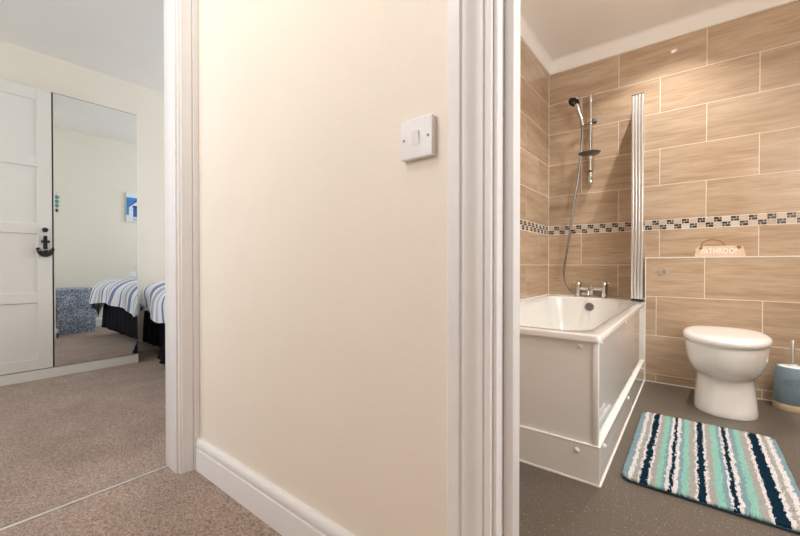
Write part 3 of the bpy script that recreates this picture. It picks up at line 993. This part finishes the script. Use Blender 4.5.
lf, lb, lw = 2.392, 2.930, 0.1815
bm = bmesh.new()
loft(bm, [oval(lw, lf, lb, 0.3625, 0.020), oval(lw, lf, lb, 0.365, 0.017), oval(lw, lf, lb, 0.372, 0.017), oval(lw, lf, lb, 0.374, 0.020)])
finish('seat', bm, 'lid_plastic', toi, smooth=True, angle=50)
bm = bmesh.new()
loft(bm, [oval(lw, lf, lb, 0.3745, 0.006), oval(lw, lf, lb, 0.378, 0.0005), oval(lw, lf, lb, 0.392, 0.0), oval(lw, lf, lb, 0.403, 0.005), oval(lw, lf, lb, 0.409, 0.016), oval(lw, lf, lb, 0.413, 0.04), oval(lw, lf, lb, 0.4155, 0.09), oval(lw, lf, lb, 0.4165, 0.15)])
finish('lid', bm, 'lid_plastic', toi, smooth=True, angle=60)
for s in (-1, 1):
    tube('hinge', [(tx + s * 0.055, 2.932, 0.381), (tx + s * 0.095, 2.932, 0.381)], 0.010, 'chrome', toi, 14)

# ------------------------------------------------------------------ toilet brush
tbx, tby = 0.430, 2.880
tb = thing('toilet_brush', 'blue grey toilet brush pot with beige foot and steel handle', 'toilet brush', (tbx, tby, 0))
lathe('pot_foot', [(0.079, 0.0), (0.081, 0.003), (0.0800, 0.034), (0.0790, 0.036)], (tbx, tby, 0), 'brush_beige', tb, 36)
lathe('pot', [(0.0790, 0.036), (0.0800, 0.039), (0.0700, 0.228), (0.0675, 0.231), (0.0650, 0.229), (0.0650, 0.220)], (tbx, tby, 0), 'brush_blue', tb, 36)
lid_ = lathe('pot_lid', [(0.0645, 0.2205), (0.0645, 0.225), (0.060, 0.228), (0.016, 0.231), (0.014, 0.240), (0.0, 0.240)], (tbx, tby, 0), 'brush_white', tb, 36)
tube('handle', [(tbx - 0.004, tby, 0.24), (tbx - 0.004, tby, 0.365), (tbx - 0.004, tby, 0.370)], [0.0085, 0.0085, 0.006], 'satin_alu', tb, 14)
# embossed oval emblem on the pot, facing the room
ang = math.atan2(0 - tby, 0 - tbx) + 0.02
ed = Vector((math.cos(ang), math.sin(ang), 0)); es = Vector((-ed.y, ed.x, 0))
def on_pot(u, z, lift):
    r = 0.0800 - (z - 0.039) / 0.189 * 0.010 + lift
    a = ang + u / r
    return Vector((tbx + r * math.cos(a), tby + r * math.sin(a), z))
bm = bmesh.new()
add_tube(bm, [on_pot(0.040 * math.cos(t), 0.145 + 0.030 * math.sin(t), 0.0006) for t in [2 * math.pi * k / 40 for k in range(41)]], 0.0016, 6, caps=False)
add_tube(bm, [on_pot(0.034 * math.cos(t), 0.145 + 0.0245 * math.sin(t), 0.0004) for t in [2 * math.pi * k / 40 for k in range(41)]], 0.0010, 6, caps=False)
for s in (-1, 1):
    add_tube(bm, [on_pot(s * (0.004 + 0.016 * k / 8), 0.138 + 0.016 * math.sin(math.pi * k / 8), 0.0005) for k in range(9)], 0.0018, 6)
add_tube(bm, [on_pot(-0.018, 0.134, 0.0005), on_pot(0.0, 0.130, 0.0005), on_pot(0.018, 0.134, 0.0005)], 0.0016, 6)
finish('emblem', bm, 'brush_blue', tb, smooth=True)

# ------------------------------------------------------------------ bath mat
MX0, MX1, MY0, MY1 = -0.199, 0.284, 1.545, 2.292
mat_ = thing('bath_mat', 'shaggy bath mat striped in navy, mint, grey and white', 'bath mat', ((MX0 + MX1) / 2, (MY0 + MY1) / 2, 0))


def in_mat(x, y, r=0.035):
    dx = max(MX0 + r - x, x - (MX1 - r), 0)
    dy = max(MY0 + r - y, y - (MY1 - r), 0)
    return dx * dx + dy * dy <= r * r


bm = bmesh.new()
def rr(x0, x1, y0, y1, r, z, m=8):
    o = []
    for q, (sx, sy_) in enumerate(((1, 1), (-1, 1), (-1, -1), (1, -1))):
        for k in range(m):
            a = q * math.pi / 2 + k / (m - 1) * math.pi / 2
            o.append((((x1 - r) if sx > 0 else (x0 + r)) + r * math.cos(a), ((y1 - r) if sy_ > 0 else (y0 + r)) + r * math.sin(a), z))
    return o
loft(bm, [rr(MX0, MX1, MY0, MY1, 0.035, 0.0005), rr(MX0 - 0.003, MX1 + 0.003, MY0 - 0.003, MY1 + 0.003, 0.037, 0.004), rr(MX0 - 0.003, MX1 + 0.003, MY0 - 0.003, MY1 + 0.003, 0.037, 0.008), rr(MX0, MX1, MY0, MY1, 0.035, 0.0105)])
finish('backing', bm, 'mat_back', mat_, smooth=True)

STR = [(0, 's'), (20, 'w'), (34, 'g'), (50, 'w'), (58, 'n'), (80, 'w'), (88, 'g'), (105, 'm'), (124, 's'), (134, 'w'), (146, 'n'), (158, 'w'), (171, 's'), (184, 'm'), (203, 'g'), (224, 'w'), (231, 'n'), (253, 'w'),
       (262, 'g'), (281, 'm'), (304, 's'), (317, 'w'), (325, 'n'), (339, 'w'), (352, 's'), (369, 'm'), (389, 'g'), (411, 'w'), (421, 'n'), (455, 'w'), (468, 'g'), (484, 'w'), (501, 's')]
KEY = dict(w=0, g=1, m=2, s=3, n=4)


def stripe(t):
    k = 'w'
    for a, c in STR:
        if t * 515 >= a:
            k = c
    return KEY[k]


rng = random.Random(11)
V, Fc, MI = [], [], []
step = 0.0047
nx, ny = int((MX1 - MX0) / step), int((MY1 - MY0) / step)
wob = [[rng.uniform(-1, 1) for _ in range(64)] for _ in range(8)]
def wave(i, s):
    a = s * 40
    k = int(a) % 63
    f = a - int(a)
    return wob[i][k] * (1 - f) + wob[i][k + 1] * f
for i in range(nx + 1):
    for j in range(ny + 1):
        x = MX0 + (i + rng.uniform(0.1, 0.9)) * step
        y = MY0 + (j + rng.uniform(0.1, 0.9)) * step
        if not in_mat(x, y):
            continue
        t = (x - MX0) / (MX1 - MX0)
        s = (y - MY0) / (MY1 - MY0)
        t2 = t + 0.006 * wave(int(t * 7.99), s) + rng.uniform(-0.004, 0.004)
        mi = stripe(min(max(t2, 0), 0.999))
        h = 0.0205 + rng.uniform(-0.002, 0.002)
        r = 0.0050 + rng.uniform(-0.0005, 0.0007)
        lx, ly = rng.uniform(-0.0028, 0.0028), rng.uniform(-0.003, 0.003)
        a0 = rng.uniform(0, 6.28)
        b = len(V)
        for (z, rr_, f) in ((0.008, r * 0.8, 0), (0.6 * h, r, 0.5)):
            for k in range(4):
                a = a0 + k * math.pi / 2
                V.append((x + rr_ * math.cos(a) + lx * f, y + rr_ * math.sin(a) + ly * f, z))
        V.append((x + lx, y + ly, h))
        for k in range(4):
            k2 = (k + 1) % 4
            Fc.append((b + k, b + k2, b + 4 + k2, b + 4 + k)); MI.append(mi)
            Fc.append((b + 4 + k, b + 4 + k2, b + 8)); MI.append(mi)
me = bpy.data.meshes.new('pile')
me.from_pydata(V, [], Fc)
for c in ('white', 'grey', 'mint', 'steel', 'navy'):
    me.materials.append(MATS['pile_' + c])
me.polygons.foreach_set('material_index', MI)
me.polygons.foreach_set('use_smooth', [True] * len(me.polygons))
po = link('pile', me, mat_)
po['kind'] = 'stuff'

# ------------------------------------------------------------------ wardrobe in the bedroom
XM = -3.45
wd = thing('wardrobe', 'white wardrobe with a four-panel door and a mirror door', 'wardrobe', (-3.69, 0.53, 0))
boxes('carcass', [(-3.935, XM - 0.022, 0.018, 0.036, 0.0, 1.962), (-3.935, XM - 0.022, 1.016, 1.034, 0.0, 1.962), (-3.935, XM - 0.022, 0.036, 1.016, 1.944, 1.962), (-3.935, XM - 0.022, 0.036, 1.016, 0.056, 0.074), (-3.935, -3.93, 0.036, 1.016, 0.056, 1.944)], 'wardrobe_white', wd)
box('plinth', XM - 0.024, XM - 0.004, 0.018, 1.034, 0.006, 0.070, 'wardrobe_white', wd, 0.001)
box('plinth_foot', XM - 0.030, XM - 0.001, 0.018, 1.034, 0.0, 0.006, 'wardrobe_edge', wd)
dy0, dy1, dz0, dz1 = 0.0325, 0.5320, 0.076, 1.955
dr = box('door', XM - 0.020, XM - 0.008, dy0, dy1, dz0, dz1, 'wardrobe_white', wd)
st = 0.073
box('stile', XM - 0.008, XM, dy0, dy0 + st, dz0, dz1, 'wardrobe_white', dr, 0.0012)
box('stile', XM - 0.008, XM, dy1 - st, dy1, dz0, dz1, 'wardrobe_white', dr, 0.0012)
for z0, z1 in ((1.878, dz1), (1.432, 1.502), (0.985, 1.053), (0.523, 0.590), (dz0, 0.146)):
    box('rail', XM - 0.008, XM - 0.0005, dy0 + st, dy1 - st, z0, z1, 'wardrobe_white', dr, 0.0012)
lathe('knob', [(0.008, 0), (0.007, 0.012), (0.014, 0.018), (0.0165, 0.024), (0.014, 0.031), (0.0, 0.034)], (XM, 0.494, 1.012), 'knob_dark', dr, 20, (1, 0, 0))
md = box('mirror_door', XM - 0.020, XM - 0.004, 0.5360, 1.0295, dz0, dz1 + 0.004, 'dark_gap', wd)
box('mirror_pane', XM - 0.004, XM, 0.5400, 1.0285, dz0, dz1, 'mirror', md)

# anchor hung from the wardrobe knob
ax, ay, az = XM + 0.012, 0.496, 0.850
an = thing('anchor_ornament', 'dark navy wooden anchor hung from the wardrobe door knob', 'ornament', (ax, ay, az))
def ext_yz(name, outline, d0, d1, mat, parent):
    bm = bmesh.new()
    loft(bm, [[(ax + d, ay + y, az + z) for y, z in outline] for d in (d0, d1)])
    return finish(name, bm, mat, parent)
arc = [(0.043 * math.cos(math.radians(a)), 0.028 + 0.048 * math.sin(math.radians(a))) for a in range(190, 351, 10)]
inner = [(0.024 * math.cos(math.radians(a)), 0.034 + 0.024 * math.sin(math.radians(a))) for a in range(350, 189, -10)]
ext_yz('flukes', arc + [(0.047, 0.034), (0.034, 0.046)] + inner + [(-0.034, 0.046), (-0.047, 0.034)], -0.006, 0.006, 'anchor_navy', an)
ext_yz('shank', [(-0.011, -0.010), (0.011, -0.010), (0.009, 0.110), (-0.009, 0.110)], -0.005, 0.007, 'anchor_navy', an)
ext_yz('stock', [(-0.021, 0.076), (0.021, 0.076), (0.021, 0.092), (-0.021, 0.092)], -0.004, 0.008, 'anchor_navy', an)
lathe('ring', [(0.003, -0.006), (0.010, -0.006), (0.010, 0.006), (0.003, 0.006)], (ax, ay, az + 0.114), 'anchor_navy', an, 16, (1, 0, 0))
tube('cord', spline([(ax, ay - 0.004, az + 0.118), (XM + 0.010, ay - 0.0085, 1.008), (XM + 0.010, ay, 1.020), (XM + 0.010, ay + 0.0085, 1.008), (ax, ay + 0.004, az + 0.118)], 4), 0.0012, 'string', an, 6)
tube('rope_wrap', [(ax + 0.009, ay - 0.038, az + 0.024), (ax + 0.009, ay, az + 0.028), (ax + 0.009, ay + 0.030, az + 0.034)], 0.003, 'string', an, 6)

# ------------------------------------------------------------------ bed
bedx0, bedx1, bedy0, bedy1 = -3.87, -1.72, 1.16, 3.30
bed = thing('bed', 'low double bed with a navy pleated valance', 'bed', ((bedx0 + bedx1) / 2, (bedy0 + bedy1) / 2, 0))
box('base', bedx0 + 0.06, bedx1 - 0.06, bedy0 + 0.08, bedy1, 0.06, 0.33, 'navy_cloth', bed, 0.02, 2)
for x in (bedx0 + 0.15, bedx1 - 0.15):
    for y in (bedy0 + 0.2, bedy1 - 0.15):
        lathe('leg', [(0.03, 0.0), (0.03, 0.06)], (x, y, 0), 'dark_rubber', bed, 12)
box('mattress', bedx0 + 0.03, bedx1 - 0.03, bedy0 + 0.05, bedy1, 0.33, 0.57, 'mattress_cloth', bed, 0.05, 4)
# valance: pleated curtain around the foot and sides
path = []
def vy(x):
    # foot end; a loose corner panel swings out near x=-3.2
    g = math.exp(-((x + 3.17) / 0.20) ** 4)
    return bedy0 + 0.035 - 0.085 * g
for k in range(30):
    path.append((bedx0 - 0.05, bedy1 - (bedy1 - bedy0 - 0.08) * k / 29))
nf = 120
for k in range(nf + 1):
    x = bedx0 - 0.05 + (bedx1 - bedx0 + 0.05) * k / nf
    path.append((x, vy(x)))
for k in range(1, 30):
    path.append((bedx1, bedy0 + 0.08 + (bedy1 - bedy0 - 0.08) * k / 29))
bm = bmesh.new()
rows = []
for zi, z in enumerate((0.36, 0.28, 0.18, 0.09, 0.012)):
    row = []
    for i, (x, y) in enumerate(path):
        t = (0.36 - z) / 0.348
        foot = 30 <= i < 30 + nf + 1
        w = 0.014 * t * math.sin(i * 0.9) + 0.008 * t * math.sin(i * 0.37 + 1)
        yy = (bedy0 + 0.06) * (1 - t) + (y + w) * t if foot else y
        xx = x + (0 if foot else w)
        row.append(bm.verts.new((xx, yy, z + (0.085 * (1 - math.exp(-((x + 3.17) / 0.24) ** 4)) + 0.006 * math.sin(i * 0.23) + 0.006 if z < 0.05 else 0))))
    rows.append(row)
for a, b in zip(rows[:-1], rows[1:]):
    for i in range(len(a) - 1):
        bm.faces.new((a[i], a[i + 1], b[i + 1], b[i]))
bmesh.ops.solidify(bm, geom=bm.faces[:], thickness=0.004)
finish('valance', bm, 'navy_cloth', bed, smooth=True, angle=60)

# striped duvet lying on the bed
def duvet():
    bm = bmesh.new()
    uvl = bm.loops.layers.uv.new('UVMap')
    cx = -2.73
    hx = 0.86
    fy = bedy0 + 0.10
    top = 0.615
    nu, nv = 90, 90
    grid = []
    rg = random.Random(5)
    ph = [rg.uniform(0, 6.28) for _ in range(8)]
    for i in range(nu + 1):
        u = -hx - 0.34 + (2 * hx + 0.68) * i / nu
        row = []
        for j in range(nv + 1):
            v = -0.36 + (2.10) * j / nv         # 0 at the foot edge, negative hangs down
            ex = max(abs(u) - hx, 0)
            ey = max(-v, 0)
            e = math.hypot(ex, ey * (1.0))
            R = 0.16
            # wrap over a rounded edge of radius R, then hang
            if e < R * math.pi / 2:
                a = e / R
                outd, drop = R * math.sin(a), R * (1 - math.cos(a))
            else:
                outd, drop = R + 0.05 * (e - R * math.pi / 2), R + (e - R * math.pi / 2)
            dx = math.copysign(ex / e * outd, u) if e > 1e-6 else 0
            dy = -(ey / e * outd) if e > 1e-6 else 0
            x = cx + math.copysign(min(abs(u), hx), u) + dx
            y = fy + max(v, 0) + dy
            pf = 0.012 * math.sin(u * 5 + ph[0]) * math.sin(v * 4 + ph[1]) + 0.008 * math.sin(u * 11 + v * 6 + ph[2])
            puff = 0.02 * math.exp(-((max(v, 0) - 0.5) / 0.5) ** 2)
            fold = 0.020 * math.sin(u * 9 + ph[3]) + 0.012 * math.sin(u * 17 + ph[4])
            hang = min(max((e - 0.08) / 0.25, 0), 1)
            if e > 1e-6:
                x += math.copysign(ex / e, u) * hang * 0.6 * 0.018 * math.sin(v * 12 + ph[5])
                y += -(ey / e) * hang * fold
            z = top + pf * (1 - hang) + puff * (1 - hang) - drop
            # hem rises towards the wall side of the foot, sags towards the doorway side
            if ey > 0:
                z += hang * (0.17 * max(0, min(1, (-u - 0.45) / 0.5)) + 0.05 * math.sin(u * 2.3 + 0.8))
            row.append((bm.verts.new((x, y, z)), (u, v)))
        grid.append(row)
    for i in range(nu):
        for j in range(nv):
            q = [grid[i][j], grid[i + 1][j], grid[i + 1][j + 1], grid[i][j + 1]]
            f = bm.faces.new([p[0] for p in q])
            for lp, p in zip(f.loops, q):
                lp[uvl].uv = p[1]
    bmesh.ops.recalc_face_normals(bm, faces=bm.faces)
    bmesh.ops.solidify(bm, geom=bm.faces[:], thickness=0.02)
    return finish('duvet', bm, 'duvet_stripes', None, smooth=True, angle=80)


tag(duvet(), 'blue, grey and white striped duvet draped over the bed', 'duvet')

# rolled towel on a folded one, lying on the duvet
twx, twy = -2.00, 1.50
tw = box('folded_towel', twx - 0.13, twx + 0.13, twy - 0.09, twy + 0.12, 0.640, 0.698, 'towel_white', None, 0.018, 4)
tag(tw, 'white folded towel lying on the striped duvet', 'towel')
rt = tube('rolled_towel', [(twx - 0.12, twy + 0.015, 0.745), (twx - 0.11, twy + 0.015, 0.745), (twx + 0.11, twy + 0.015, 0.745), (twx + 0.12, twy + 0.015, 0.745)], [0.038, 0.046, 0.046, 0.038], 'towel_white', None, 20)
tag(rt, 'white rolled towel resting on a folded towel', 'towel')

# fabric laundry hamper in the corner, seen in the mirror
hx0, hx1, hy0, hy1 = -1.40, -1.03, 0.885, 1.225
hm = thing('laundry_hamper', 'blue patterned fabric laundry hamper with lid', 'hamper', ((hx0 + hx1) / 2, (hy0 + hy1) / 2, 0))
def soft_box(name, x0, x1, y0, y1, z0, z1, bulge, parent):
    bm = bmesh.new()
    rg = []
    for z, s in ((z0, 0.0), (z0 + (z1 - z0) * 0.33, bulge), (z0 + (z1 - z0) * 0.66, bulge), (z1, 0.0)):
        rg.append(rr(x0 - s, x1 + s, y0 - s, y1 + s, 0.03, z, 5))
    loft(bm, rg)
    return finish(name, bm, 'hamper_print', parent, smooth=True, angle=50)
soft_box('lower_body', hx0, hx1, hy0, hy1, 0.001, 0.245, 0.006, hm)
soft_box('upper_body', hx0 + 0.004, hx1 - 0.004, hy0 + 0.004, hy1 - 0.004, 0.247, 0.475, 0.006, hm)
soft_box('lid', hx0 - 0.004, hx1 + 0.004, hy0 - 0.004, hy1 + 0.004, 0.4755, 0.505, 0.001, hm)

# beach hut picture on the partition wall, seen in the mirror
px_, py0, py1, pz0, pz1 = -0.99, 1.635, 1.955, 1.35, 1.735
pc = thing('beach_hut_picture', 'small canvas picture of a blue and white beach hut on wall', 'picture', (px_, (py0 + py1) / 2, pz0))
box('canvas', px_ - 0.022, px_ - 0.0005, py0, py1, pz0, pz1, 'canvas_white', pc)
def flat(name, pts, d, mat):
    bm = bmesh.new()
    loft(bm, [[(px_ - 0.022 - dd, py0 + y, pz0 + z) for y, z in pts] for dd in (0.0, d)])
    return finish(name, bm, mat, pc)
flat('painted_sky', [(0, 0.09), (0.32, 0.09), (0.32, 0.325), (0, 0.325)], 0.0004, 'canvas_sky')
flat('painted_hut', [(0.03, 0.04), (0.29, 0.04), (0.29, 0.21), (0.16, 0.33), (0.03, 0.21)], 0.0008, 'canvas_white')
flat('painted_roof', [(0.0, 0.19), (0.02, 0.185), (0.16, 0.315), (0.30, 0.185), (0.32, 0.19), (0.16, 0.345)], 0.0012, 'canvas_blue')
flat('painted_door', [(0.075, 0.07), (0.245, 0.07), (0.245, 0.20), (0.075, 0.20)], 0.0012, 'canvas_blue')
flat('painted_lintel', [(0.070, 0.196), (0.250, 0.196), (0.250, 0.218), (0.070, 0.218)], 0.0014, 'canvas_dark')
flat('painted_steps', [(0.07, 0.02), (0.25, 0.02), (0.25, 0.055), (0.07, 0.055)], 0.0010, 'canvas_sand')

# teal hanging ornament on the same wall beside the doorway
hgx, hgy = -1.004, 0.952
hg = thing('hanging_ornament', 'string of small teal shapes hanging on the bedroom wall', 'ornament', (hgx, hgy, 1.38))
tube('cord', [(hgx + 0.010, hgy, 1.64), (hgx, hgy, 1.39)], 0.0012, 'string', hg, 6)
for z, s in ((1.575, 0.024), (1.525, 0.021), (1.475, 0.020)):
    lathe('teal_shape', [(0.0, -0.022), (s * 0.8, -0.010), (s, 0.004), (s * 0.55, 0.020), (0.0, 0.024)], (hgx, hgy, z), 'teal_paint', hg, 14, sx=1.0, sy=0.5)
lathe('weight', [(0.0, -0.02), (0.014, -0.008), (0.014, 0.008), (0.0, 0.02)], (hgx, hgy, 1.42), 'dark_rubber', hg, 12)
